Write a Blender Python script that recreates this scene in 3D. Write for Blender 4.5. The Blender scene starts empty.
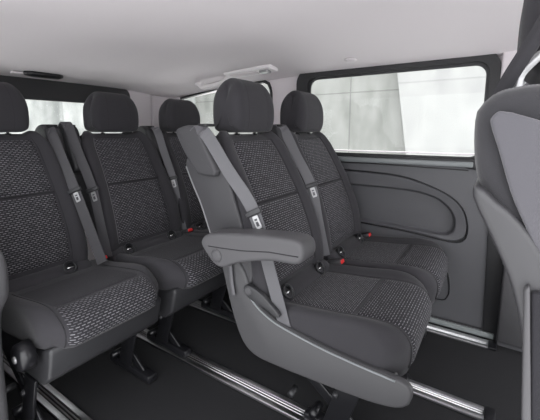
import bpy, bmesh, math
from mathutils import Vector, Matrix
C = bpy.context.scene.collection
PI = math.pi

# ------------------------------------------------------------------ materials
def new_mat(name):
    m = bpy.data.materials.new(name); m.use_nodes = True
    nt = m.node_tree; b = nt.nodes['Principled BSDF']
    return m, nt, b
def sock(b, n, v):
    if n in b.inputs: b.inputs[n].default_value = v
def plain(name, col, rough=.6, metal=0, bump=0, bscale=400, spec=.5, sheen=0, vary=0):
    m, nt, b = new_mat(name)
    c = (*col, 1) if len(col) == 3 else col
    sock(b, 'Base Color', c); sock(b, 'Roughness', rough); sock(b, 'Metallic', metal)
    sock(b, 'Specular IOR Level', spec); sock(b, 'Sheen Weight', sheen); sock(b, 'Sheen Roughness', .5)
    tc = nt.nodes.new('ShaderNodeTexCoord')
    n = nt.nodes.new('ShaderNodeTexNoise'); n.inputs['Scale'].default_value = bscale; n.inputs['Detail'].default_value = 3
    nt.links.new(tc.outputs['Object'], n.inputs['Vector'])
    if bump:
        bp = nt.nodes.new('ShaderNodeBump'); bp.inputs['Strength'].default_value = bump; bp.inputs['Distance'].default_value = .001
        nt.links.new(n.outputs['Fac'], bp.inputs['Height']); nt.links.new(bp.outputs['Normal'], b.inputs['Normal'])
    if vary:
        mx = nt.nodes.new('ShaderNodeMix'); mx.data_type = 'RGBA'
        mx.inputs['A'].default_value = tuple(x*(1-vary) for x in c[:3]) + (1,)
        mx.inputs['B'].default_value = tuple(x*(1+vary) for x in c[:3]) + (1,)
        nt.links.new(n.outputs['Fac'], mx.inputs['Factor']); nt.links.new(mx.outputs['Result'], b.inputs['Base Color'])
    return m
def dash_fabric(name, base, dash, dark, bw=.0175, rh=.0085, ms=.0028):
    """woven cloth with rows of short light dashes, drawn in metric UVs"""
    m, nt, b = new_mat(name)
    sock(b, 'Roughness', .85); sock(b, 'Specular IOR Level', .3); sock(b, 'Sheen Weight', .05)
    uv = nt.nodes.new('ShaderNodeTexCoord')
    br = nt.nodes.new('ShaderNodeTexBrick')
    br.offset = .5; br.offset_frequency = 2; br.squash = 1
    br.inputs['Scale'].default_value = 1
    br.inputs['Brick Width'].default_value = bw; br.inputs['Row Height'].default_value = rh
    br.inputs['Mortar Size'].default_value = ms; br.inputs['Mortar Smooth'].default_value = .15
    br.inputs['Color1'].default_value = (*dash, 1); br.inputs['Color2'].default_value = (*dark, 1)
    br.inputs['Mortar'].default_value = (*base, 1); br.inputs['Bias'].default_value = -.35
    nt.links.new(uv.outputs['UV'], br.inputs['Vector'])
    n = nt.nodes.new('ShaderNodeTexNoise'); n.inputs['Scale'].default_value = 700
    nt.links.new(uv.outputs['Object'], n.inputs['Vector'])
    bp = nt.nodes.new('ShaderNodeBump'); bp.inputs['Strength'].default_value = .5; bp.inputs['Distance'].default_value = .001
    nt.links.new(n.outputs['Fac'], bp.inputs['Height']); nt.links.new(bp.outputs['Normal'], b.inputs['Normal'])
    nt.links.new(br.outputs['Color'], b.inputs['Base Color'])
    return m
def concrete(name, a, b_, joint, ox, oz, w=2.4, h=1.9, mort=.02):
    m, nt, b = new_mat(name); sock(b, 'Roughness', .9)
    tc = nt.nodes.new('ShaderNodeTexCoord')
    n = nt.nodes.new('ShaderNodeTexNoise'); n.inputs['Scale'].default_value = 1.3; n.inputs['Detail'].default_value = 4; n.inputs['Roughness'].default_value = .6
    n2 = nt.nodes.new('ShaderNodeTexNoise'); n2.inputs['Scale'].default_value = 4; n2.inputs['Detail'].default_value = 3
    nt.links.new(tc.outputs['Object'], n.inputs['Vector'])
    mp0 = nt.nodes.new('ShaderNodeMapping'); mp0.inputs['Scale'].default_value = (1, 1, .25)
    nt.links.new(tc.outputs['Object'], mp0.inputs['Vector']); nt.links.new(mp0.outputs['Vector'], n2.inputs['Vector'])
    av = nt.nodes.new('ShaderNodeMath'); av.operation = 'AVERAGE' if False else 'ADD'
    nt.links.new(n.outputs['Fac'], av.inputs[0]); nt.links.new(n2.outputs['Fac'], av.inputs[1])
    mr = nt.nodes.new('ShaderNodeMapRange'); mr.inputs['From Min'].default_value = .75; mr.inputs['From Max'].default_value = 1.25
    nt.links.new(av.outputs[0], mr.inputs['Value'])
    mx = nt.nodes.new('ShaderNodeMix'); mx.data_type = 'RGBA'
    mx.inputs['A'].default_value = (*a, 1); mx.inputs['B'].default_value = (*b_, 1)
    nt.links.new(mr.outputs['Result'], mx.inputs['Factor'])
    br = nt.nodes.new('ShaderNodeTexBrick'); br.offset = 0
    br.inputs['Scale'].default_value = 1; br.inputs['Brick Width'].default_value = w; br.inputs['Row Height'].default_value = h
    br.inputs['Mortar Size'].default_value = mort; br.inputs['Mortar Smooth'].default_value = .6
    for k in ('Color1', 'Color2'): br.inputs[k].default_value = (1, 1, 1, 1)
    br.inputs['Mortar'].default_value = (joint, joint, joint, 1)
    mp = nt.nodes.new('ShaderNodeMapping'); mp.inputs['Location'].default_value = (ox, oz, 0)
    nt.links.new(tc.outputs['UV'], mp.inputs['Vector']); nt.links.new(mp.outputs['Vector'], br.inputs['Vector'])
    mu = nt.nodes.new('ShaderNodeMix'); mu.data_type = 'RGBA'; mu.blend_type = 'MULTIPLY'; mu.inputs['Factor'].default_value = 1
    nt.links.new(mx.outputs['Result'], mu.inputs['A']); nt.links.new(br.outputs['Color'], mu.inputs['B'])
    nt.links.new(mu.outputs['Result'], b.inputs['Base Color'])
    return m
def glass(name, tint, refl=.06):
    m = bpy.data.materials.new(name); m.use_nodes = True; nt = m.node_tree
    nt.nodes.clear()
    o = nt.nodes.new('ShaderNodeOutputMaterial'); t = nt.nodes.new('ShaderNodeBsdfTransparent'); g = nt.nodes.new('ShaderNodeBsdfGlossy')
    t.inputs['Color'].default_value = (*tint, 1); g.inputs['Roughness'].default_value = .02
    f = nt.nodes.new('ShaderNodeFresnel'); f.inputs['IOR'].default_value = 1.25
    mx = nt.nodes.new('ShaderNodeMixShader')
    nt.links.new(f.outputs[0], mx.inputs[0]); nt.links.new(t.outputs[0], mx.inputs[1]); nt.links.new(g.outputs[0], mx.inputs[2])
    nt.links.new(mx.outputs[0], o.inputs[0])
    return m

M = dict(
    cloth=plain('charcoal_cloth', (.037, .0355, .040), .9, bump=.5, bscale=900, spec=.2, sheen=.10, vary=.12),
    head=plain('headrest_cloth', (.036, .0345, .039), .9, bump=.5, bscale=900, spec=.2, sheen=.10, vary=.15),
    seam=plain('seam_thread', (.018, .017, .02), .9),
    flat=dash_fabric('fine_dark_weave', (.020, .019, .023), (.052, .050, .056), (.032, .031, .035), .006, .004, .0012),
    dash=dash_fabric('dash_pattern_weave', (.020, .019, .023), (.20, .195, .21), (.032, .031, .035), ms=.0032),
    dash2=dash_fabric('dash_pattern_weave_fine', (.028, .027, .031), (.20, .195, .21), (.055, .053, .058), .0135, .0072, .0026),
    plast=plain('grey_plastic', (.060, .059, .063), .55, bump=.25, bscale=1200),
    plast2=plain('armrest_vinyl', (.074, .072, .077), .6, bump=.25, bscale=900),
    dplast=plain('dark_plastic', (.030, .030, .033), .45, bump=.2, bscale=900),
    black=plain('black_plastic', (.012, .012, .014), .3),
    rubber=plain('black_rubber', (.018, .018, .020), .5),
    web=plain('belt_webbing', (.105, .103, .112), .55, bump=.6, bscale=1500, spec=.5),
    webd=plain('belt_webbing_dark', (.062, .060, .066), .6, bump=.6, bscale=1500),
    chrome=plain('chrome', (.75, .75, .76), .18, 1),
    alu=plain('aluminium', (.72, .72, .73), .32, 1),
    label=plain('white_print', (.6, .6, .62), .5),
    red=plain('red_button', (.75, .03, .03), .35),
    shield=plain('dark_shield_plastic', (.042, .041, .045), .6, bump=.25, bscale=1200),
    plate=plain('tongue_metal', (.42, .42, .43), .35, .6),
    fdark=plain('front_seat_dark_cloth', (.035, .034, .038), .9, bump=.5, bscale=900, spec=.25, sheen=.25, vary=.15),
    stitch=plain('light_stitching', (.14, .135, .145), .8),
    handlem=plain('pale_gloss_plastic', (.85, .82, .83), .35),
    edge=plain('grey_edge', (.17, .17, .175), .35),
    panel=plain('side_panel_plastic', (.10, .10, .108), .5, bump=.3, bscale=900),
    ledge=plain('ledge_plastic', (.20, .215, .22), .35, bump=.1, bscale=900),
    pale=plain('pale_trim', (.70, .655, .68), .7, bump=.1, bscale=600),
    liner=plain('headliner_cloth', (.78, .735, .755), .95, bump=.3, bscale=1500),
    carpet=plain('black_carpet', (.012, .012, .014), .95, bump=1, bscale=1500, vary=.4),
    sill=plain('sill_strip', (.22, .24, .24), .3),
    fcloth=plain('front_seat_cloth', (.088, .085, .096), .85, bump=.5, bscale=900, spec=.3, sheen=.3, vary=.08),
    fmesh=dash_fabric('front_seat_weave', (.10, .098, .105), (.26, .255, .27), (.14, .137, .147), .004, .004, .001),
    fshell=plain('front_seat_shell', (.045, .044, .048), .42, bump=.15, bscale=900),
    glass=glass('clear_glass', (.95, .958, .948)),
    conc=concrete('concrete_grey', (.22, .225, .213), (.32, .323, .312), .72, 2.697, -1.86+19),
    conc2=concrete('concrete_painted_lit', (.35, .35, .35), (.43, .43, .425), .86, 0, -1.95+19),  # brighter light on this wall section is put into its paler colour
    conc3=concrete('concrete_rear', (.20, .21, .205), (.46, .47, .46), .80, 0, 0, 1.2, .9, .02),
    ground=plain('pale_ground', (.55, .55, .55), .9, bscale=30, vary=.1),
    roofm=plain('roof_paint', (.6, .6, .6), .4),
)

# ------------------------------------------------------------------ helpers
def tag(o, label=None, cat=None, group=None, kind=None):
    for k, v in (('label', label), ('category', cat), ('group', group), ('kind', kind)):
        if v: o[k] = v
    return o
def empty(name, loc, label, cat, group=None):
    o = bpy.data.objects.new(name, None); C.objects.link(o); o.location = loc
    o.empty_display_size = .05
    return tag(o, label, cat, group)
def mesh(name, vs, fs, mat, parent=None, uvs=None, smooth=True, bevel=0, subsurf=0, seg=2):
    me = bpy.data.meshes.new(name)
    off = Vector(parent_world(parent)) if parent else Vector((0, 0, 0))
    me.from_pydata([tuple(Vector(v)-off) for v in vs], [], fs); me.update()
    if uvs:
        uvl = me.uv_layers.new(name='UVMap')
        for lp in me.loops: uvl.data[lp.index].uv = uvs[lp.vertex_index]
    bm = bmesh.new(); bm.from_mesh(me); bmesh.ops.recalc_face_normals(bm, faces=bm.faces); bm.to_mesh(me); bm.free()
    me.materials.append(mat)
    for p in me.polygons: p.use_smooth = smooth
    o = bpy.data.objects.new(name, me); C.objects.link(o)
    if parent: o.parent = parent
    if bevel:
        b = o.modifiers.new('b', 'BEVEL'); b.width = bevel; b.segments = seg; b.limit_method = 'ANGLE'; b.angle_limit = math.radians(35)
        b.harden_normals = False
    if subsurf:
        s = o.modifiers.new('s', 'SUBSURF'); s.levels = subsurf; s.render_levels = subsurf
    return o
def parent_world(p):
    v = Vector((0, 0, 0))
    while p is not None:
        v += p.location; p = p.parent
    return v
def merge(*parts):
    vs, fs = [], []
    for v, f in parts:
        n = len(vs); vs += list(v); fs += [tuple(i+n for i in q) for q in f]
    return vs, fs
def box(x0, x1, y0, y1, z0, z1):
    v = [(x0,y0,z0),(x1,y0,z0),(x1,y1,z0),(x0,y1,z0),(x0,y0,z1),(x1,y0,z1),(x1,y1,z1),(x0,y1,z1)]
    return v, [(0,3,2,1),(4,5,6,7),(0,1,5,4),(1,2,6,5),(2,3,7,6),(3,0,4,7)]
def obox(c, ax, ay, az):
    """box from centre and three half-axis vectors"""
    c = Vector(c); ax = Vector(ax); ay = Vector(ay); az = Vector(az)
    v = [c+sx*ax+sy*ay+sz*az for sz in (-1,1) for sx, sy in ((-1,-1),(1,-1),(1,1),(-1,1))]
    return v, [(0,3,2,1),(4,5,6,7),(0,1,5,4),(1,2,6,5),(2,3,7,6),(3,0,4,7)]
def prism_y(poly, y0, y1):
    """polygon in (x,z) extruded along y"""
    n = len(poly)
    v = [(x, y0, z) for x, z in poly] + [(x, y1, z) for x, z in poly]
    return v, [tuple(range(n)), tuple(range(2*n-1, n-1, -1))] + [(i, (i+1) % n, n+(i+1) % n, n+i) for i in range(n)]
def tube(path, r, n=10, closed=False):
    path = [Vector(p) for p in path]; vs = []; fs = []; m = len(path)
    up = Vector((0, 0, 1)); prev = None
    for i, p in enumerate(path):
        a = path[(i-1) % m] if (closed or i) else p; b = path[(i+1) % m] if (closed or i < m-1) else p
        t = (b-a).normalized()
        if prev is None:
            s = t.cross(up); s = s.normalized() if s.length > .05 else t.cross(Vector((0, 1, 0))).normalized()
        else:
            s = (prev - t*prev.dot(t)).normalized()
        prev = s; w = t.cross(s)
        rr = r[i] if isinstance(r, (list, tuple)) else r
        for k in range(n):
            a_ = 2*PI*k/n; vs.append(p + s*math.cos(a_)*rr + w*math.sin(a_)*rr)
    for i in range(m if closed else m-1):
        j = (i+1) % m
        for k in range(n): fs.append((i*n+k, i*n+(k+1) % n, j*n+(k+1) % n, j*n+k))
    if not closed: fs += [tuple(range(n-1, -1, -1)), tuple((m-1)*n+k for k in range(n))]
    return vs, fs
def disc(c, axis, r0, r1, h, n=20):
    """short cylinder/cone along axis"""
    c = Vector(c); a = Vector(axis).normalized()
    return tube([c, c+a*h*.999, c+a*h], [r0, r1, r1*.6], n)
def ring(c, axis, R, r, n=24):
    c = Vector(c); a = Vector(axis).normalized()
    s = a.cross(Vector((0, 0, 1))); s = s.normalized() if s.length > .05 else Vector((0, 1, 0)); w = a.cross(s)
    return tube([c + (s*math.cos(2*PI*k/n)+w*math.sin(2*PI*k/n))*R for k in range(n)], r, 8, True)
def ribbon(path, width, th=.0018, wdir=(0, 1, 0), twist=None):
    """belt webbing; wdir may be per point"""
    path = smooth_path(path, 5); vs = []; fs = []; m = len(path)
    for i, p in enumerate(path):
        t = (path[min(i+1, m-1)]-path[max(i-1, 0)]).normalized()
        if twist:
            f = i/(m-1); wd = Vector(twist[0]).lerp(Vector(twist[1]), f)
        else: wd = Vector(wdir)
        wd = (wd - t*wd.dot(t)).normalized(); nn = t.cross(wd)
        for a, b in ((-1,-1),(1,-1),(1,1),(-1,1)): vs.append(p + wd*width/2*a + nn*th*b)
    for i in range(m-1):
        for k in range(4): fs.append((i*4+k, i*4+(k+1) % 4, i*4+4+(k+1) % 4, i*4+4+k))
    fs += [(3,2,1,0), tuple((m-1)*4+k for k in range(4))]
    return vs, fs
def cr(p0, p1, p2, p3, t):
    return [.5*((2*b)+(-a+c)*t+(2*a-5*b+4*c-d)*t*t+(-a+3*b-3*c+d)*t**3) for a, b, c, d in zip(p0, p1, p2, p3)]
def smooth_path(pts, k=6):
    pts = [tuple(p) for p in pts]; out = []; n = len(pts)
    for i in range(n-1):
        for j in range(k): out.append(Vector(cr(pts[max(i-1, 0)], pts[i], pts[i+1], pts[min(i+2, n-1)], j/k)))
    out.append(Vector(pts[-1])); return out
def closed_spline(pts, k=8):
    n = len(pts); out = []
    for i in range(n):
        for j in range(k): out.append(tuple(cr(pts[(i-1) % n], pts[i], pts[(i+1) % n], pts[(i+2) % n], j/k)))
    return out
def resample(pts, n, closed=True):
    P = [Vector(p) for p in pts]
    if closed: P.append(P[0])
    L = [0]
    for a, b in zip(P, P[1:]): L.append(L[-1]+(b-a).length)
    out = []; j = 0
    for i in range(n):
        s = L[-1]*i/(n if closed else n-1)
        while j < len(L)-2 and L[j+1] < s: j += 1
        t = (s-L[j])/max(L[j+1]-L[j], 1e-9); out.append(P[j].lerp(P[j+1], min(t, 1)))
    return out
def sst(a, b, x):
    t = min(max((x-a)/(b-a), 0), 1); return t*t*(3-2*t)

class Pad:
    """upholstered body: closed side profile in (x,z), lofted across y, rounded at both flanks"""
    def __init__(s, prof, yc, hw, R=.035, cut=None, wf=None, bol=0, bdir=(1, 0), b0=.55, b1=.85, groove=None, gd=.003, N=96, x0=0, ex=2.5):
        s.pts = [Vector((p[0]+x0, p[1])) for p in resample(closed_spline(prof), N)]
        s.N = N; s.yc = yc; s.hw = hw; s.R = R; s.wf = wf or (lambda x, z: 1); s.x0 = x0
        s.cut = cut; s.bol = bol; s.bd = Vector(bdir).normalized(); s.b0 = b0; s.b1 = b1; s.gr = groove; s.gd = gd; s.ex = ex
        area = sum(a.x*b.y-b.x*a.y for a, b in zip(s.pts, s.pts[1:]+s.pts[:1]))
        sg = 1 if area > 0 else -1; s.nor = []
        for i in range(N):
            t = s.pts[(i+1) % N]-s.pts[(i-1) % N]; s.nor.append(Vector((t.y, -t.x)).normalized()*sg)
        s.len = sum((a-b).length for a, b in zip(s.pts, s.pts[1:]+s.pts[:1]))
    def at(s, u, q, off=0):
        f = (u % 1)*s.N; i = int(f) % s.N; j = (i+1) % s.N; t = f-int(f)
        p = s.pts[i].lerp(s.pts[j], t); n = s.nor[i].lerp(s.nor[j], t).normalized()
        r0 = 1-s.R/s.hw; a = abs(q)
        ins = 0
        if a > r0:
            k = (a-r0)/(1-r0); ins = s.R*(1-(max(0, 1-k**s.ex))**(1/s.ex))
        d = off-ins
        front = max(0, n.dot(s.bd))
        if s.bol: d += s.bol*sst(s.b0, s.b1, a)*sst(0, .6, front)
        if s.gr:
            for g in s.gr: d -= s.gd*math.exp(-((abs(q)-g)/.03)**2)
        w = s.hw*s.wf(p.x-s.x0, p.y)
        pp = p+n*d
        if s.cut:   # plan rounding of the front corners
            pp.x -= s.cut[1]*sst(s.cut[0], 1.05, abs(q))*sst(s.cut[2], s.cut[3], pp.x-s.x0)
        return Vector((pp.x, s.yc+q*w, pp.y))
    def find(s, x=None, z=None, front=True):
        """curve parameter of the point nearest (x, z) given relative to x0"""
        b = min(range(s.N), key=lambda i: (s.pts[i].x-s.x0-x)**2+(s.pts[i].y-z)**2); return b/s.N
    def body(s, name, mat, parent, nq=26):
        qs = [math.sin(PI/2*math.sin(PI/2*(2*i/nq-1))) for i in range(nq+1)]
        vs, uv, fs = [], [], []
        for q in qs:
            for i in range(s.N):
                vs.append(s.at(i/s.N, q)); uv.append((q*s.hw, i/s.N*s.len))
        for a in range(nq):
            for i in range(s.N):
                j = (i+1) % s.N; fs.append((a*s.N+i, a*s.N+j, (a+1)*s.N+j, (a+1)*s.N+i))
        for a in (0, nq):
            c = Vector((0, 0, 0))
            for i in range(s.N): c += vs[a*s.N+i]
            vs.append(c/s.N); uv.append((0, 0)); k = len(vs)-1
            for i in range(s.N): fs.append((a*s.N+i, a*s.N+(i+1) % s.N, k))
        return mesh(name, vs, fs, mat, parent, uv)
    def panel(s, name, u0, u1, q1, mat, parent, h=.004, nu=30, nq=18, q0=None, taper=0):
        """raised cloth panel lying on the body"""
        if u1 < u0: u1 += 1
        if q0 is None: q0 = -q1
        top, bot, uvt = [], [], []
        for a in range(nu+1):
            ta = a/nu; u = u0+(u1-u0)*ta
            for b in range(nq+1):
                tb = b/nq; q = q0+(q1-q0)*tb*1.0
                q *= 1-taper*ta
                e = min(ta*nu, (1-ta)*nu, tb*nq, (1-tb)*nq)
                off = h*(1-math.exp(-e*1.1))-.0015*(e < .5)
                P = s.at(u, q, off); top.append(P); uvt.append((P.y-s.yc, (u-u0)*s.len))
                bot.append(s.at(u, q, -.006))
        n = len(top); W = nq+1; fs = []
        for a in range(nu):
            for b in range(nq):
                i = a*W+b; fs.append((i, i+1, i+W+1, i+W)); fs.append((n+i, n+i+W, n+i+W+1, n+i+1))
        edge = [b for b in range(W)]+[a*W+nq for a in range(1, nu+1)]+[nu*W+b for b in range(nq-1, -1, -1)]+[a*W for a in range(nu-1, 0, -1)]
        for a, b in zip(edge, edge[1:]+edge[:1]): fs.append((a, b, n+b, n+a))
        return mesh(name, top+bot, fs, mat, parent, uvt+uvt)

# ------------------------------------------------------------------ seat
BACK = [(.255,.455),(.240,.60),(.185,.76),(.115,.90),(.055,1.00),(.028,1.035),(-.005,1.047),(-.04,1.02),(-.045,.93),(.015,.76),(.075,.60),(.115,.47),(.15,.425),(.22,.42)]
HEAD = [(.066,1.068),(.076,1.12),(.070,1.19),(.045,1.245),(.005,1.268),(-.035,1.258),(-.066,1.21),(-.074,1.14),(-.070,1.075),(-.055,1.057),(.0,1.054),(.050,1.056)]
def back_w(x, z):
    t = sst(.55, 1.06, z); w = 1-.12*t
    if z > .97: w *= 1-.22*((z-.97)/.085)**2
    if z < .52: w *= 1-.05*((.52-z)/.1)
    return w
def head_w(x, z):
    w = 1
    if z > 1.14: w -= .26*((z-1.14)/.13)**2.4
    if z < 1.10: w -= .05*((1.10-z)/.05)**2
    return w
def isofix(y, X0, parent, zc=.468, xr=.262):
    c = Vector((X0+xr+.012, y, zc)); ax = (.82, 0, .45)
    o = mesh('anchor_cup', *merge(ring(c, ax, .025, .006), disc(c-Vector(ax)*.02, ax, .024, .024, .012)), M['black'], parent)
    mesh('anchor_pin', *tube([c+Vector((0,-.014,0)), c+Vector((0,.014,0))], .004, 8), M['chrome'], o)
def belt(root, y, top, mid, bot, w=.046, wd=((1, .7, 0), (1, .5, 0)), col='web'):
    """webbing from the shoulder outlet past its tongue stop to the foot of the back"""
    top = Vector((top[0], y, top[1])); mid = Vector((mid[0], y, mid[1])); b = Vector((bot[0], bot[2] if len(bot) > 2 else y, bot[1]))
    back = top+Vector((-.05, 0, -.01))
    web = mesh('seat_belt', *ribbon([back, top, top.lerp(mid, .5), mid, mid.lerp(b, .5), b], w, wdir=(.25,1,0), twist=wd), M[col], root, smooth=False)
    t = (b-top).normalized(); wdv = Vector(wd[0]).lerp(Vector(wd[1]), .5); wdv = (wdv-t*wdv.dot(t)).normalized(); n = t.cross(wdv).normalized()
    if n.dot(Vector((.5, -.8, .2))) < 0: n = -n
    mesh('belt_tongue', *obox(mid+n*.005, wdv*(w/2+.007), t*.010, n*.007), M['dplast'], web, bevel=.004)
    c = mid+t*.034+n*.0065
    a = obox(c-wdv*.008, wdv*.002, t*.018, n*.0018); a2 = obox(c+wdv*.008, wdv*.003, t*.020, n*.0018)
    a3 = obox(c+t*.019, wdv*.009, t*.004, n*.0018); a4 = obox(c-t*.017, wdv*.009, t*.005, n*.0018); a5 = obox(c-t*.003, wdv*.009, t*.002, n*.0018)
    mesh('tongue_plate', *merge(a, a2, a3, a4, a5), M['plate'], web, smooth=False)
    return web
def buckle(root, p, d=(.45, 0, .9)):
    d = Vector(d).normalized(); p = Vector(p); s = Vector((0, 1, 0)); n = d.cross(s)
    b = mesh('buckle', *obox(p, s*.022, n*.012, d*.035), M['dplast'], root, bevel=.006)
    mesh('release_button', *obox(p+d*.035, s*.016, n*.008, d*.004), M['red'], b, bevel=.002)
    mesh('buckle_stalk', *tube([p-d*.03, p-d*.09], .010, 8), M['black'], b)

def make_seat(name, X0, yc, label, cat, group, row, hw=.245):
    root = empty(name, (X0+.35, yc, 0), label, cat, group)
    # back
    bk = Pad(BACK, yc, hw-.004, R=.035, wf=back_w, bol=.020, bdir=(1, .35), b0=.66, b1=.84, x0=X0)
    bo = bk.body('backrest', M['cloth'], root)
    u0, um, u1 = bk.find(.252, .50), bk.find(.165, .80), bk.find(.035, 1.028)
    q = .68
    d1 = bk.panel('lower_back_panel', u0, um-.004, q, M['dash'], bo)
    d2 = bk.panel('upper_back_panel', um+.002, u1, q, M['dash'], bo)
    mesh('seam', *tube([bk.at(um-.001, q*(2*i/20-1), .003) for i in range(21)], .0032, 6), M['seam'], bo)
    for s in (-1, 1):
        mesh('seam', *tube([bk.at(u0+(u1-u0)*i/30, s*(q+.012), .0015) for i in range(31)], .0022 if s > 0 else .0014, 6), M['seam'] if s > 0 else M['stitch'], bo)
    # head
    hd = Pad(HEAD, yc, .134, R=.040, wf=head_w, groove=(.50,), gd=.002, x0=X0, ex=2.3)
    ho = hd.body('headrest', M['head'], root)
    for s in (-1, 1):
        mesh('seam', *tube([hd.at(i/60, s*.50, .0005) for i in range(60)], .0014, 6, True), M['seam'], ho)
        p = mesh('headrest_post', *tube([(X0+.0, yc+s*.062, 1.10), (X0+.01, yc+s*.062, 1.0)], .006, 10), M['dplast'], ho)
        mesh('post_collar', *disc((X0+.007, yc+s*.062, 1.036), (0, 0, 1), .015, .012, .014), M['black'], ho)
    # cushion
    if row == 2:
        cp = [(.15,.36),(.16,.42),(.24,.44),(.36,.455),(.50,.468),(.62,.482),(.69,.478),(.728,.445),(.735,.39),(.715,.33),(.66,.30),(.5,.30),(.25,.31)]
        seamx, fr, qc = .56, (.724, .36), .68
    else:
        cp = [(.15,.34),(.16,.42),(.22,.45),(.34,.462),(.46,.478),(.56,.490),(.63,.488),(.685,.458),(.702,.425),(.690,.390),(.65,.375),(.5,.36),(.25,.34)]
        seamx, fr, qc = .60, (.694, .395), .76
    cdx, cdy = (0, .010) if row == 2 else (.05, .072 if yc < .7 else .02)
    chw = hw-.022 if yc < .7 else hw-.002
    cu = Pad(cp, yc+cdy, chw, R=.03, cut=(.62, .085 if row == 3 else .06, .25, .72), bol=.016, bdir=(.25, 1), b0=.70, b1=.86, x0=X0+cdx)
    co = cu.body('seat_cushion', M['cloth'], root)
    ua, ub, uc = cu.find(.30, .452), cu.find(seamx, .478 if row == 2 else .492), cu.find(*fr)
    def order(a, b): return (a, b) if ((b-a) % 1) < .5 else (b, a)
    if row == 2:
        cu.panel('cushion_panel', *order(ua, ub-.004 if ua < ub else ub+.004), qc, M['dash2'], co)
        cu.panel('cushion_front_panel', *order(ub, uc), qc, M['dash'], co)
    else:
        cu.panel('cushion_panel', *order(ua, ub-.004 if ua < ub else ub+.004), qc, M['flat'], co)
        cu.panel('cushion_front_panel', *order(ub, uc), qc, M['dash'], co)
    for s in (-1, 1):
        A, B = order(ua, uc)
        if B < A: B += 1
        mesh('seam', *tube([cu.at(A+(B-A)*i/30, s*(qc+.012), .001) for i in range(31)], .002, 6), M['seam'], co)
    # roll at the foot of the back with its anchor cups
    rl = Pad([(.205,.40),(.215,.455),(.25,.485),(.285,.478),(.312,.455),(.318,.42),(.28,.39)], yc, hw-.012, R=.02, x0=X0)
    ro = rl.body('back_roll', M['cloth'], root, 16)
    isofix(yc-.135, X0, ro, .476, .285); isofix(yc+.135, X0, ro, .476, .285)
    # pan under the cushion
    xf = .70 if row == 2 else .655
    dz = 0 if row == 2 else .035
    pan = [(a+X0+cdx, c+dz) for a, c in [(.17,.25),(.17,.34),(.5,.335),(xf-.05,.345),(xf,.365),(xf+.004,.34),(xf-.02,.275-dz*.7),(xf-.07,.245-dz),(.4,.235-dz)]]
    mesh('seat_pan', *prism_y(pan, yc+cdy-chw+.012, yc+cdy+chw-.012), M['dplast'], root, bevel=.012, seg=3, smooth=True)
    return root, bk, cu
def leg(root, X0, y):
    a = [(X0+.28,.25),(X0+.34,.25),(X0+.62,.035),(X0+.56,.035)]
    mesh('leg', *prism_y(a, y-.006, y+.006), M['black'], root, bevel=.003)
    b = [(X0+.52,.25),(X0+.60,.25),(X0+.56,.13),(X0+.53,.035),(X0+.45,.035)]
    mesh('leg', *prism_y(b, y-.022, y-.012), M['black'], root, bevel=.003)
    mesh('rail_foot', *box(X0+.38, X0+.66, y-.022, y+.022, .012, .045), M['black'], root, bevel=.006)
    mesh('lock_bolt', *tube([(X0+.42, y-.035, .06), (X0+.42, y+.03, .06)], .014, 12), M['black'], root)
    mesh('lock_bolt', *tube([(X0+.50, y-.03, .17), (X0+.50, y+.02, .17)], .010, 12), M['dplast'], root)
    mesh('lock_bolt', *tube([(X0+.33, y-.035, .10), (X0+.33, y+.01, .10)], .012, 12), M['dplast'], root)

G3, G2 = 'seats of the rear row', 'seats of the middle row'
X3, X2 = -1.80, -.90
s3a, b3a, _ = make_seat('van_seat', X3, .574, 'grey cloth rear row seat nearest the open door, at the left edge', 'seat', G3, 3)
s3b, b3b, _ = make_seat('van_seat', X3, 1.133, 'grey cloth rear row seat, the middle of the three, second headrest from the left', 'seat', G3, 3)
s3c, b3c, _ = make_seat('van_seat', X3, 1.624, 'grey cloth rear row seat in the far corner, mostly hidden behind the armrest seat', 'seat', G3, 3)
s2a, b2a, c2a = make_seat('van_seat', X2, 1.168, 'grey cloth middle row seat on the aisle, carrying the folded-down armrest', 'seat', G2, 2)
s2b, b2b, c2b = make_seat('van_seat', X2, 1.676, 'grey cloth middle row seat against the large side window and door panel', 'seat', G2, 2)
for s, X, ys in ((s3a, X3, (.45, .83)), (s3b, X3, (1.03,)), (s3c, X3, (1.414, 1.80)), (s2a, X2, (1.03, 1.414)), (s2b, X2, (1.82,))):
    for y in ys: leg(s, X, y)

# belts and their shoulder outlets
def outlet(root, X0, y, w=.05, big=False):
    if big:
        pr = [(-.128,1.052),(-.112,1.072),(-.06,1.082),(-.015,1.072),(.0,1.045),(.068,.935),(.072,.910),(.055,.898),(-.01,.902),(-.035,.918),(-.09,.985)]
        p = Pad(pr, y, w, R=.014, x0=X0, ex=2.4); o = p.body('belt_outlet', M['shield'], root, 14)
    else:
        pr = [(-.10,1.03),(-.085,1.075),(-.03,1.092),(.02,1.075),(.045,1.02),(.09,.90),(.08,.86),(.03,.85),(-.05,.90)]
        p = Pad(pr, y, w, R=.018, x0=X0, ex=2.4); o = p.body('belt_outlet', M['dplast'], root, 14)
    mesh('outlet_slot', *obox((X0+.0, y, 1.081 if big else 1.086), (.020, 0, .000), (0, w*.62, 0), (0, 0, .005)), M['black'], o, bevel=.002)
    return o
outlet(s2a, X2, .937, .036, True)
outlet(s2b, X2, 1.428, .040)
outlet(s3a, X3, .815, .036); outlet(s3b, X3, .900, .036); outlet(s3c, X3, 1.375, .040)
belt(s2a, .912, (-.886,1.056), (-.668,.790), (-.555,.405,.930), wd=((1,.3,0),(1,.1,0)), w=.046)
belt(s2b, 1.420, (-.870,1.076), (-.712,.811), (-.634,.488))
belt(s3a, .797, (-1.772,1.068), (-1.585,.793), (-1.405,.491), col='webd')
belt(s3b, .882, (-1.776,1.088), (-1.592,.784), (-1.502,.470), w=.044, col='webd')
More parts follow.
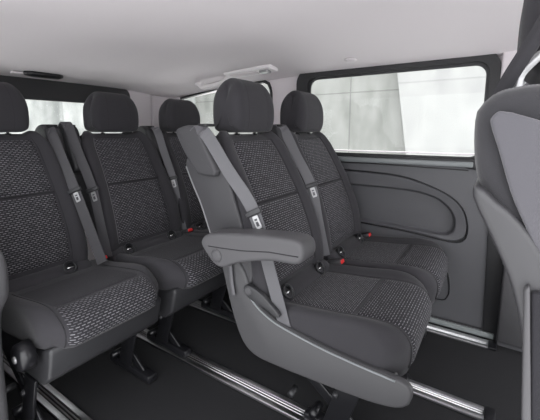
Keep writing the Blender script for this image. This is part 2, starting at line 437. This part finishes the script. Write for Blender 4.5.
belt(s3c, 1.385, (-1.742,1.066), (-1.616,.781), (-1.538,.459), w=.044)
buckle(s2a, (X2+.315, 1.420, .468), (.95, .1, .25)); buckle(s2b, (X2+.295, 1.885, .470), (.95, 0, .3))
buckle(s3b, (X3+.30, 1.372, .475), (.9, 0, .35)); buckle(s3a, (X3+.27, .862, .45), (.7, 0, .6))

# ---- middle row aisle seat: side shields, armrest, lever
up = [(-1.005,.935),(-.955,.965),(-.82,.925),(-.76,.80),(-.715,.68),(-.69,.58),(-.70,.52),(-.80,.52),(-.835,.60),(-.875,.66),(-.93,.79)]
mesh('back_side_shield', *prism_y([tuple(p) for p in resample(closed_spline(up, 5), 44)], .926, .946), M['shield'], s2a, bevel=.007, seg=3)
mesh('shield_edge_strip', *tube(smooth_path([(-1.004,.930,.925),(-.965,.929,.85),(-.93,.928,.79),(-.90,.928,.72),(-.868,.928,.645),(-.84,.928,.60)]), .0034, 8), M['edge'], s2a)
lo = [(-.835,.62),(-.815,.54),(-.785,.43),(-.75,.335),(-.715,.285),(-.67,.262),(-.60,.258),(-.45,.262),(-.25,.275),(-.165,.30),(-.145,.345),(-.165,.375),
      (-.30,.384),(-.40,.392),(-.50,.406),(-.58,.422),(-.64,.447),(-.685,.49),(-.70,.53),(-.722,.575),(-.755,.61),(-.80,.63)]
mesh('lower_side_shield', *prism_y([tuple(p) for p in resample(closed_spline(lo, 5), 80)], .916, .944), M['plast'], s2a, bevel=.009, seg=3)
mesh('shield_edge_strip', *tube(smooth_path([(-.708,.915,.50),(-.678,.914,.470),(-.64,.913,.443),(-.58,.913,.418),(-.50,.913,.402),(-.40,.913,.388),(-.30,.913,.380),(-.19,.914,.374)]), .003, 8), M['ledge'], s2a)
arm = Pad([(-.838,.672),(-.832,.695),(-.805,.712),(-.74,.726),(-.62,.742),(-.50,.752),(-.452,.748),(-.436,.725),(-.440,.695),(-.468,.676),(-.56,.668),(-.68,.634),(-.725,.611),(-.755,.604),(-.785,.614),(-.816,.643)], .872, .044, R=.016, ex=2.4, N=120)
ar = arm.body('armrest', M['plast2'], s2a, 16)
mesh('pivot_cap', *merge(ring((-.765,.827,.645), (0,1,0), .022, .002), disc((-.765,.830,.645), (0,-1,0), .021, .019, .005)), M['plast2'], ar)
mesh('armrest_seam', *tube([Vector((x, .8285, z)) for x, z in ((-.80,.672),(-.74,.676),(-.66,.683),(-.55,.700),(-.452,.705))], .002, 6), M['seam'], ar)
# belt lower strap and lever beside the cushion
mesh('lap_strap', *ribbon([(-.77,.905,.60),(-.765,.905,.53),(-.755,.905,.475)], .014, wdir=(1,.2,0)), M['web'], s2a)
lv = [(-.712,.515),(-.690,.528),(-.640,.512),(-.590,.478),(-.562,.452),(-.580,.444),(-.620,.462),(-.660,.470),(-.700,.488)]
mesh('release_lever', *prism_y([tuple(p) for p in resample(closed_spline(lv, 5), 40)], .905, .925), M['dplast'], s2a, bevel=.005, seg=3)
mesh('lever_hub', *disc((-.692,.908,.507), (0,-1,0), .017, .014, .006), M['plast'], s2a)

# ---- nearest rear seat: plastic side tab at the left edge, hinge cover
tb = [(-1.16,.74),(-1.09,.765),(-1.035,.752),(-1.018,.70),(-1.03,.63),(-1.10,.55),(-1.125,.40),(-1.14,.2),(-1.24,.2),(-1.22,.5)]
t1 = mesh('trim_1', *prism_y([tuple(p) for p in resample(closed_spline(tb, 5), 50)], .25, .335), M['plast'], None, bevel=.02, seg=4)
tag(t1, kind='structure')
hc = mesh('hinge_cover', *tube([(-1.17,.372,.375),(-1.17,.380,.375),(-1.17,.415,.375)], [.034,.042,.045], 24), M['black'], s3a)
mesh('hinge_bolt', *disc((-1.17,.373,.375), (0,-1,0), .013, .011, .006), M['plate'], hc)

# ------------------------------------------------------------------ floor rails
def rail(y, x0, x1, label):
    r = empty('floor_rail', ((x0+x1)/2, y, 0), label, 'rail', 'seat rails let into the floor')
    mesh('rail_bed', *box(x0, x1, y-.038, y+.038, .001, .006), M['black'], r)
    for s in (-1, 1):
        mesh('rail_edge', *box(x0, x1, y+s*.024-.010, y+s*.024+.010, .004, .011), M['alu'], r, bevel=.001)
        mesh('rail_lip', *box(x0, x1, y+s*.006-.0022, y+s*.006+.0022, .004, .010), M['alu'], r)
    mesh('rail_end', *box(x1, x1+.035, y-.038, y+.038, .001, .014), M['black'], r, bevel=.003)
rail(.55, -2.0, -.35, 'aluminium seat rail in the black floor nearest the open side door')
rail(1.035, -2.0, -.35, 'aluminium seat rail in the black floor under the middle seats by the aisle')
rail(1.414, -2.0, .03, 'aluminium seat rail in the black floor crossing behind the armrest seat')
rail(1.925, -2.0, .03, 'aluminium seat rail in the black floor along the far side wall')

# ------------------------------------------------------------------ shell
def holed(name, outer, holes, y0, y1, mat, axis='y', bevel=0, kind='structure', parent=None):
    """plate with holes; outline points are (a,z) in the plane, extruded from y0 to y1"""
    cu = bpy.data.curves.new(name, 'CURVE'); cu.dimensions = '2D'; cu.fill_mode = 'BOTH'
    for pl in [outer]+holes:
        sp = cu.splines.new('POLY'); sp.points.add(len(pl)-1); sp.use_cyclic_u = True
        for i, p in enumerate(pl): sp.points[i].co = (p[0], p[1], 0, 1)
    cu.extrude = abs(y1-y0)/2
    t = bpy.data.objects.new('t', cu); C.objects.link(t)
    dg = bpy.context.evaluated_depsgraph_get(); dg.update()
    me = bpy.data.meshes.new_from_object(t.evaluated_get(dg)); bpy.data.objects.remove(t); bpy.data.curves.remove(cu)
    ym = (y0+y1)/2; off = Vector(parent_world(parent)) if parent else Vector((0, 0, 0))
    for v in me.vertices:
        a, b, c = v.co
        v.co = (Vector((a, ym+c, b)) if axis == 'y' else Vector((ym+c, a, b)))-off
    bm = bmesh.new(); bm.from_mesh(me); bmesh.ops.remove_doubles(bm, verts=bm.verts, dist=1e-5); bmesh.ops.recalc_face_normals(bm, faces=bm.faces); bm.to_mesh(me); bm.free()
    me.name = name; me.materials.clear(); me.materials.append(mat)
    for p in me.polygons: p.use_smooth = False
    o = bpy.data.objects.new(name, me); C.objects.link(o)
    if parent: o.parent = parent
    if kind: o['kind'] = kind
    if bevel:
        b = o.modifiers.new('b', 'BEVEL'); b.width = bevel; b.segments = 3; b.limit_method = 'ANGLE'; b.angle_limit = math.radians(40)
    return o
def rrect(x0, x1, z0, z1, r, n=7, slope=0):
    out = []
    for cx, cz, a0 in ((x1-r, z1-r, 0), (x0+r, z1-r, 90), (x0+r, z0+r, 180), (x1-r, z0+r, 270)):
        for k in range(n+1):
            a = math.radians(a0+90*k/n); out.append((cx+r*math.cos(a), cz+r*math.sin(a)))
    return out

YW = 2.0
# side panel cut-out: big D
D0 = [(-1.0,.828),(-.79,.830),(-.60,.826),(-.45,.815),(-.33,.785),(-.20,.730),(-.130,.665),(-.102,.585),(-.102,.520),(-.125,.485),(-.19,.472),(-.40,.492),(-.735,.508),(-1.0,.516)]
D1 = [(-.95,.738),(-.79,.740),(-.62,.740),(-.48,.738),(-.36,.730),(-.26,.704),(-.195,.655),(-.165,.600),(-.165,.545),(-.185,.512),(-.24,.502),(-.42,.510),(-.735,.524),(-.95,.530)]
def dense(pl, n=96): return [tuple(p) for p in resample(closed_spline(pl, 6), n)]
d0, d1 = dense(D0), dense(D1)
W1 = rrect(-1.03, -.065, .922, 1.385, .055)
W1 = [(x, z if z < 1.1 else z+(.0 if x < -.5 else .004)) for x, z in W1]
lower = [(-2.4,-.02),(.0,-.02),(.0,.55),(-.03,.918),(-.03,.93),(-2.4,.93)]
wl = holed('wall_left', lower, [d0], YW, YW+.015, M['panel'])
# recessed D inside the wall
def contour_strip(name, rings, mat, cap=True):
    vs = []; fs = []; n = len(rings[0][1])
    for y, pl in rings: vs += [(x, y, z) for x, z in pl]
    for r in range(len(rings)-1):
        for i in range(n): j = (i+1) % n; fs.append((r*n+i, r*n+j, (r+1)*n+j, (r+1)*n+i))
    if cap: fs.append(tuple((len(rings)-1)*n+i for i in range(n)))
    return vs, fs
def scale_pl(pl, s):
    cx = sum(p[0] for p in pl)/len(pl); cz = sum(p[1] for p in pl)/len(pl)
    return [(cx+(x-cx)*(1-s/.45), cz+(z-cz)*(1-s/.16)) for x, z in pl]
# match the rings by angle index (same construction order)
tr = mesh('trim_2', *contour_strip('t', [(YW+.002, d0), (YW+.020, scale_pl(d0, .002)), (YW+.022, scale_pl(d0, .007)), (YW+.008, scale_pl(d0, .010)), (YW+.006, scale_pl(d0, .013)),
      (YW+.012, scale_pl(d1, -.006)), (YW+.016, d1), (YW+.045, scale_pl(d1, .010)), (YW+.050, scale_pl(d1, .018))], M['panel']), M['panel'], smooth=False)
tr['kind'] = 'structure'
mesh('recess_groove', *tube([(x, YW+.010, z) for x, z in scale_pl(d0, .0035)], .0045, 6, True), M['black'], tr)
# speaker / access cover line low on the panel
ac = dense([(-.60,.375),(-.42,.378),(-.27,.368),(-.205,.345),(-.175,.29),(-.165,.20),(-.178,.165),(-.21,.145),(-.42,.150),(-.60,.155)], 60)
t3 = mesh('trim_3', *tube([(x, YW-.001, z) for x, z in ac], .0035, 6, True), M['black']); t3['kind'] = 'structure'
# ledge under the window
lg = mesh('window_ledge', *merge(box(-1.14, -.10, YW-.040, YW+.0, .880, .908)), M['ledge'], wl, bevel=.006, seg=3)
mesh('ledge_end', *prism_y([(-.20,.920),(-.05,.925),(-.035,.90),(-.06,.868),(-.12,.872),(-.17,.895)], YW-.030, YW-.002), M['rubber'], wl, bevel=.005)
mesh('panel_groove', *tube([(-1.14,YW-.001,.868),(-.6,YW-.001,.872),(-.12,YW-.001,.862)], .003, 6), M['rubber'], wl)
# low sill
b1 = mesh('baseboard_left', *box(-2.4, .07, YW-.014, YW+.0, -.01, .045), M['dplast'], bevel=.004); b1['kind'] = 'structure'
mesh('sill_strip', *box(-2.2, .05, YW-.028, YW-.013, .012, .040), M['sill'], b1, bevel=.003)
# upper wall, pale, with both window openings
Q = [(-2.25,.90),(-2.25,1.30),(-2.21,1.318),(-2.02,1.345),(-1.77,1.375),(-1.55,1.388),(-1.37,1.392),(-1.325,1.37),(-1.312,1.30),(-1.312,.95),(-1.33,.90)]
uw = [(-2.4,.93),(-.03,.93),(-.02,1.50),(-2.4,1.50)]
W1o = rrect(-1.105, -.020, .905, 1.445, .09)
up_ = holed('trim_4', [(-2.4,.94),(-1.2,.94),(.02,.94),(.02,1.52),(-2.4,1.52)], [rrect(-1.095, -.035, .945, 1.435, .08), [(x, max(z,.945)) for x, z in Q]], YW, YW+.05, M['pale'])
# side window: rubber frame + glass
wf = holed('window_1', W1o, [W1], YW-.028, YW+.03, M['rubber'], bevel=.008)
mesh('glass', *box(-1.04, -.05, YW+.006, YW+.011, .915, 1.395), M['glass'], wf, smooth=False)
inner = rrect(-1.035, -.06, .915, 1.392, .058)
holed('glass_seal', rrect(-1.045, -.05, .906, 1.402, .065), [rrect(-1.015, -.078, .930, 1.374, .05)], YW-.005, YW+.005, M['dplast'], kind=None, parent=wf)
# quarter window
qo = [tuple(p) for p in resample(Q, 70)]
def grow(pl, d):
    cx = sum(p[0] for p in pl)/len(pl); cz = sum(p[1] for p in pl)/len(pl)
    return [(cx+(x-cx)*(1+d/.45), cz+(z-cz)*(1+d/.22)) for x, z in pl]
w2 = holed('window_2', grow(qo, .010), [grow(qo, -.004)], YW-.008, YW+.03, M['rubber'])
mesh('glass', *box(-2.27, -1.30, YW+.010, YW+.015, .90, 1.40), M['glass'], w2, smooth=False)

# headliner: gentle dome curving down to the sides and the back
def zc(x, y):
    base = 1.442-.10*min(max((-1.1-x)/1.3, 0), 1)**1.5
    side = abs(y-1.16)/.84
    return base+.022-.055*side**4
vs, fs = [], []; nx, ny = 46, 30
for k in range(2):
    for i in range(nx+1):
        for j in range(ny+1):
            x = -2.42+3.6*i/nx; y = .30+1.74*j/ny; vs.append((x, y, zc(x, y)+.05*k))
n = (nx+1)*(ny+1)
for i in range(nx):
    for j in range(ny):
        a = i*(ny+1)+j; q = (a, a+1, a+ny+2, a+ny+1); fs.append(q); fs.append(tuple(t+n for t in reversed(q)))
for i in range(nx):
    for j in (0, ny):
        a = i*(ny+1)+j; fs.append((a, a+ny+1, a+ny+1+n, a+n))
ce = mesh('ceiling', vs, fs, M['liner']); ce['kind'] = 'structure'
# body roof skin above
rf = mesh('roof', *box(-2.5, 1.3, .28, 2.08, 1.575, 1.60), M['roofm'], bevel=.01); rf['kind'] = 'structure'; rf.name = 'trim_5'
fl = mesh('floor', *box(-2.42, 1.2, .30, 2.06, -.05, 0), M['carpet'], smooth=False); fl['kind'] = 'structure'
# back wall with the rear window
RW = rrect(.50, 1.60, .80, 1.262, .05)
bw = holed('wall_back', [(.30,-.02),(2.06,-.02),(2.06,1.40),(.30,1.40)], [RW], -2.40, -2.36, M['pale'], axis='x')
w3 = holed('window_3', rrect(.40, 1.64, .74, 1.375, .06), [rrect(.515, 1.585, .815, 1.247, .045)], -2.385, -2.350, M['rubber'], axis='x', bevel=.004)
mesh('glass', *box(-2.383, -2.379, .49, 1.62, .79, 1.27), M['glass'], w3, smooth=False)
# rounded pale corner between rear window and quarter window
vs, fs = [], []
for i in range(13):
    a = PI/2*i/12
    for z in (.93, 1.42):
        vs.append((-2.355+.17*(1-math.cos(a)) if False else -2.355+.16*(1-math.sin(PI/2-a)), 1.83+.165*math.sin(a), z))
for i in range(12): fs.append((i*2, i*2+2, i*2+3, i*2+1))
t6 = mesh('trim_6', vs, fs, M['pale']); so = t6.modifiers.new('s', 'SOLIDIFY'); so.thickness = .008; t6['kind'] = 'structure'
# near side, behind the open door
nl = holed('wall_right', [(-2.4,-.02),(-1.25,-.02),(-1.22,.5),(-1.30,1.0),(-1.38,1.49),(-2.4,1.40)], [rrect(-2.25, -1.48, .92, 1.30, .05)], .29, .33, M['panel'])
# B pillar on the far side
bp = mesh('wall_front', *box(.062, .60, 1.955, 2.04, -.02, 1.50), M['panel'], bevel=.012, seg=3); bp.name = 'trim_7'; bp['kind'] = 'structure'
mesh('pillar_upper_cover', *prism_y([(-.02,.95),(.20,.95),(.20,1.50),(-.02,1.50)], 1.962, 2.04), M['pale'], bp, bevel=.01)
mesh('door_seal', *prism_y([(.0,.03),(.062,.03),(.062,.95),(-.025,.95)], 1.985, 2.03), M['rubber'], bp, bevel=.004)
mesh('pillar_step', *prism_y([(.055,.42),(.13,.42),(.13,.56),(.075,.60)], 1.935, 1.96), M['ledge'], bp, bevel=.008)
mesh('pillar_foot', *prism_y([(.062,.03),(.20,.03),(.20,.42),(.062,.42)], 1.925, 1.96), M['plast'], bp, bevel=.01)

# ------------------------------------------------------------------ ceiling fittings
g = empty('grab_handle', (-1.62, 1.86, 1.42), 'pale plastic grab handle on the ceiling edge above the quarter window', 'grab handle')
hp = smooth_path([(-1.82,1.84,zc(-1.82,1.84)),(-1.81,1.83,1.385),(-1.77,1.82,1.366),(-1.67,1.82,1.370),(-1.60,1.82,1.380),(-1.56,1.83,1.40),(-1.55,1.84,zc(-1.55,1.84))], 6)
mesh('grip', *tube(hp, .017, 12), M['handlem'], g)
for x in (-1.82, -1.55): mesh('mount', *obox((x, 1.84, zc(x, 1.84)-.006), (.028, 0, 0), (0, .022, 0), (0, .0, .012)), M['handlem'], g, bevel=.008)
l = empty('reading_lamp', (-1.28, 1.80, 1.43), 'pale reading lamp strip on the ceiling with a small silver switch', 'lamp')
zz = lambda x, y: zc(x, y)
mesh('lamp_housing', *obox((-1.34, 1.80, zz(-1.34,1.80)-.008), (.18, 0, .006), (0, .048, -.006), (0, 0, .012)), M['handlem'], l, bevel=.008, seg=3)
mesh('lens', *obox((-1.38, 1.79, zz(-1.38,1.79)-.022), (.10, 0, .003), (0, .024, -.003), (0, 0, .003)), M['liner'], l, bevel=.002)
mesh('switch', *obox((-1.22, 1.79, zz(-1.22,1.79)-.026), (.030, 0, .001), (0, .022, -.002), (0, 0, .009)), M['plate'], l, bevel=.003)
v = empty('ceiling_handle', (-2.2, 1.0, 1.38), 'black recessed pull slot in the ceiling above the rear window', 'handle')
zv = zz(-2.2, 1.0)
mesh('recess', *tube([(-2.20,.885,zv-.010),(-2.20,.92,zv-.008),(-2.20,1.0,zv-.006),(-2.20,1.06,zv-.006),(-2.20,1.085,zv-.007)], [.012,.02,.022,.02,.010], 12), M['black'], v)
mesh('lip', *obox((-2.245, .94, zv-.008), (.02, 0, 0), (0, .10, 0), (0, 0, .006)), M['liner'], v, bevel=.004)
k = empty('coat_hook', (-.70, 1.86, 1.44), 'small round pale cap on the ceiling above the side window', 'cap')
mesh('cap', *disc((-.70, 1.845, zz(-.70,1.845)+.002), (0, -.1, -1), .030, .026, .010), M['pale'], k)
mesh('cap_rim', *ring((-.70, 1.845, zz(-.70,1.845)-.004), (0, -.1, -1), .030, .003), M['liner'], k)

# ------------------------------------------------------------------ front passenger seat at the right edge
fs_ = empty('front_seat', (.25, .74, 0), 'light grey front seat back close up at the right edge, seen from its side', 'seat')
FB = [(-.030,1.072),(-.022,1.097),(.000,1.112),(.05,1.116),(.10,1.10),(.135,1.05),(.165,.95),(.20,.80),(.27,.58),(.31,.46),(.24,.42),(.14,.50),(.10,.62),(.055,.77),(.014,.90),(-.022,1.0)]
fb = Pad(FB, .745, .245, R=.028, x0=0, ex=2.2, N=120, wf=lambda x, z: 1-.05*sst(.9, 1.1, z), groove=(.90,), gd=.002)
fo = fb.body('backrest', M['fdark'], fs_)
fp = [(-.012,1.074),(-.003,1.084),(.030,1.074),(.10,1.045),(.135,1.00),(.155,.93),(.17,.85),(.20,.74),(.15,.74),(.10,.83),(.051,.900),(.036,.941),(.017,.984),(.000,1.037)]
mesh('side_panel', *prism_y([tuple(p) for p in resample(closed_spline(fp, 4), 60)], .4935, .51), M['fcloth'], fo, bevel=.004, seg=3)
mesh('bolster_edge', *prism_y([(.037,.877),(.042,.883),(.057,.717),(.10,.55),(.09,.53),(.048,.713)], .478, .492), M['plast2'], fo, bevel=.003)
mesh('pocket_cloth', *prism_y([(.044,.874),(.070,.881),(.11,.75),(.15,.60),(.09,.56),(.057,.713)], .482, .491), M['dash'], fo, bevel=.003)
ut0, ut1 = fb.find(-.010, 1.118), fb.find(.12, 1.09)
A, B = (ut0, ut1) if ((ut1-ut0) % 1) < .5 else (ut1, ut0)
fb.panel('top_panel', A, B, .985, M['fmesh'], fo, h=.002)
sh = [(-.024,.995),(-.012,.990),(.000,.978),(.020,.962),(.042,.935),(.060,.905),(.080,.86),(.105,.78),(.14,.66),(.19,.53),(.15,.47),(.085,.53),(.072,.66),(.045,.79),(.026,.87),(.000,.93),(-.022,.975)]
mesh('side_shell', *prism_y([tuple(p) for p in resample(closed_spline(sh, 4), 70)], .490, .60), M['fshell'], fs_, bevel=.008, seg=3)
fh = Pad([(.020,1.170),(.014,1.205),(.02,1.30),(.06,1.36),(.12,1.35),(.16,1.28),(.15,1.17),(.11,1.145),(.06,1.138),(.034,1.150)], .745, .125, R=.05, ex=2.1)
fho = fh.body('headrest', M['head'], fs_)
for y in (.635, .855):
    mesh('headrest_post', *tube(smooth_path([(.060,y,1.185),(.032,y,1.160),(.016,y,1.135),(.020,y,1.095)], 4), .0065, 12), M['plate'], fho)
mesh('belt_guide', *ribbon([(.055,.60,1.24),(.027,.61,1.18),(.006,.62,1.138),(-.010,.64,1.100)], .020, wdir=(1,-.3,0)), M['head'], fho)
cf = Pad([(.20,.62),(.21,.66),(.25,.69),(.5,.69),(.60,.66),(.60,.58),(.5,.54),(.28,.54),(.22,.57)], .745, .235, R=.03); cf.body('seat_cushion', M['cloth'], fs_)
mesh('seat_base', *box(.22, .56, .58, .92, 0, .56), M['dplast'], fs_, bevel=.02)

# ------------------------------------------------------------------ outside
def wallquad(name, p0, p1, z0, z1, mat, th=.2):
    p0 = Vector((*p0, 0)); p1 = Vector((*p1, 0)); d = (p1-p0); L = d.length; d.normalize(); nn = Vector((-d.y, d.x, 0))
    vs = [p0+Vector((0,0,z0)), p1+Vector((0,0,z0)), p1+Vector((0,0,z1)), p0+Vector((0,0,z1))]
    vs += [q+nn*th for q in vs]
    uv = [(p0.x, z0), (p0.x+L, z0), (p0.x+L, z1), (p0.x, z1)]*2
    return mesh(name, vs, [(0,1,2,3),(7,6,5,4),(0,4,5,1),(1,5,6,2),(2,6,7,3),(3,7,4,0)], mat, None, uv, smooth=False)
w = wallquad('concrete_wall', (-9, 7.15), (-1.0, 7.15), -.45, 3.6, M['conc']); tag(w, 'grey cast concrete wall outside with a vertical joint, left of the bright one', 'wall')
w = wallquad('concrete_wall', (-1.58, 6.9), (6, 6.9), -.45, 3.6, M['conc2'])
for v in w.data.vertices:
    if v.co.x < 0: v.co.x = -1.30 if v.co.z < 1 else -1.93  # left edge leans to follow the painted bright boundary
tag(w, 'concrete wall outside with its brighter light put into a paler colour, seen through the right part of the side window', 'wall')
w = wallquad('concrete_wall', (-7.0, -6), (-7.0, 6.9), -.45, 3.4, M['conc3']); tag(w, 'mottled grey concrete wall outside behind the rear window', 'wall')
gr = mesh('ground', *box(-30, 30, -30, 30, -.5, -.45), M['ground'], smooth=False); gr['kind'] = 'structure'

# ------------------------------------------------------------------ light
sd = bpy.data.lights.new('sun', 'SUN'); sd.energy = 5; sd.angle = math.radians(3); so_ = bpy.data.objects.new('sun', sd); C.objects.link(so_)
so_.rotation_euler = (math.radians(-9), math.radians(4), 0)
wd = bpy.data.worlds.new('World'); bpy.context.scene.world = wd; wd.use_nodes = True
bg = wd.node_tree.nodes['Background']; bg.inputs[0].default_value = (.97, .98, 1, 1); 
wn = wd.node_tree; tc = wn.nodes.new('ShaderNodeTexCoord'); dt = wn.nodes.new('ShaderNodeVectorMath'); dt.operation = 'DOT_PRODUCT'
dt.inputs[1].default_value = (.72, -.62, .3); wn.links.new(tc.outputs['Generated'], dt.inputs[0])
mr = wn.nodes.new('ShaderNodeMapRange'); mr.inputs['From Min'].default_value = -.9; mr.inputs['From Max'].default_value = 1
mr.inputs['To Min'].default_value = .45; mr.inputs['To Max'].default_value = 2.9
wn.links.new(dt.outputs['Value'], mr.inputs['Value']); wn.links.new(mr.outputs['Result'], bg.inputs[1])

# ------------------------------------------------------------------ camera
cam = bpy.data.cameras.new('Camera'); co = bpy.data.objects.new('Camera', cam); C.objects.link(co)
F = 345.; pit = math.radians(8.); yaw = math.radians(33.5)
cam.sensor_fit = 'HORIZONTAL'; cam.sensor_width = 36; cam.lens = 36*F/540
co.location = (0, 0, 1.06); co.rotation_euler = (PI/2-pit, 0, yaw)
cam.shift_y = -(210-(131+F*math.tan(pit)))/540; cam.clip_start = .02
bpy.context.scene.camera = co
vs_ = bpy.context.scene.view_settings
vs_.view_transform = 'Standard'; vs_.look = 'None'; vs_.exposure = .45; vs_.gamma = 1; vs_.use_curve_mapping = False
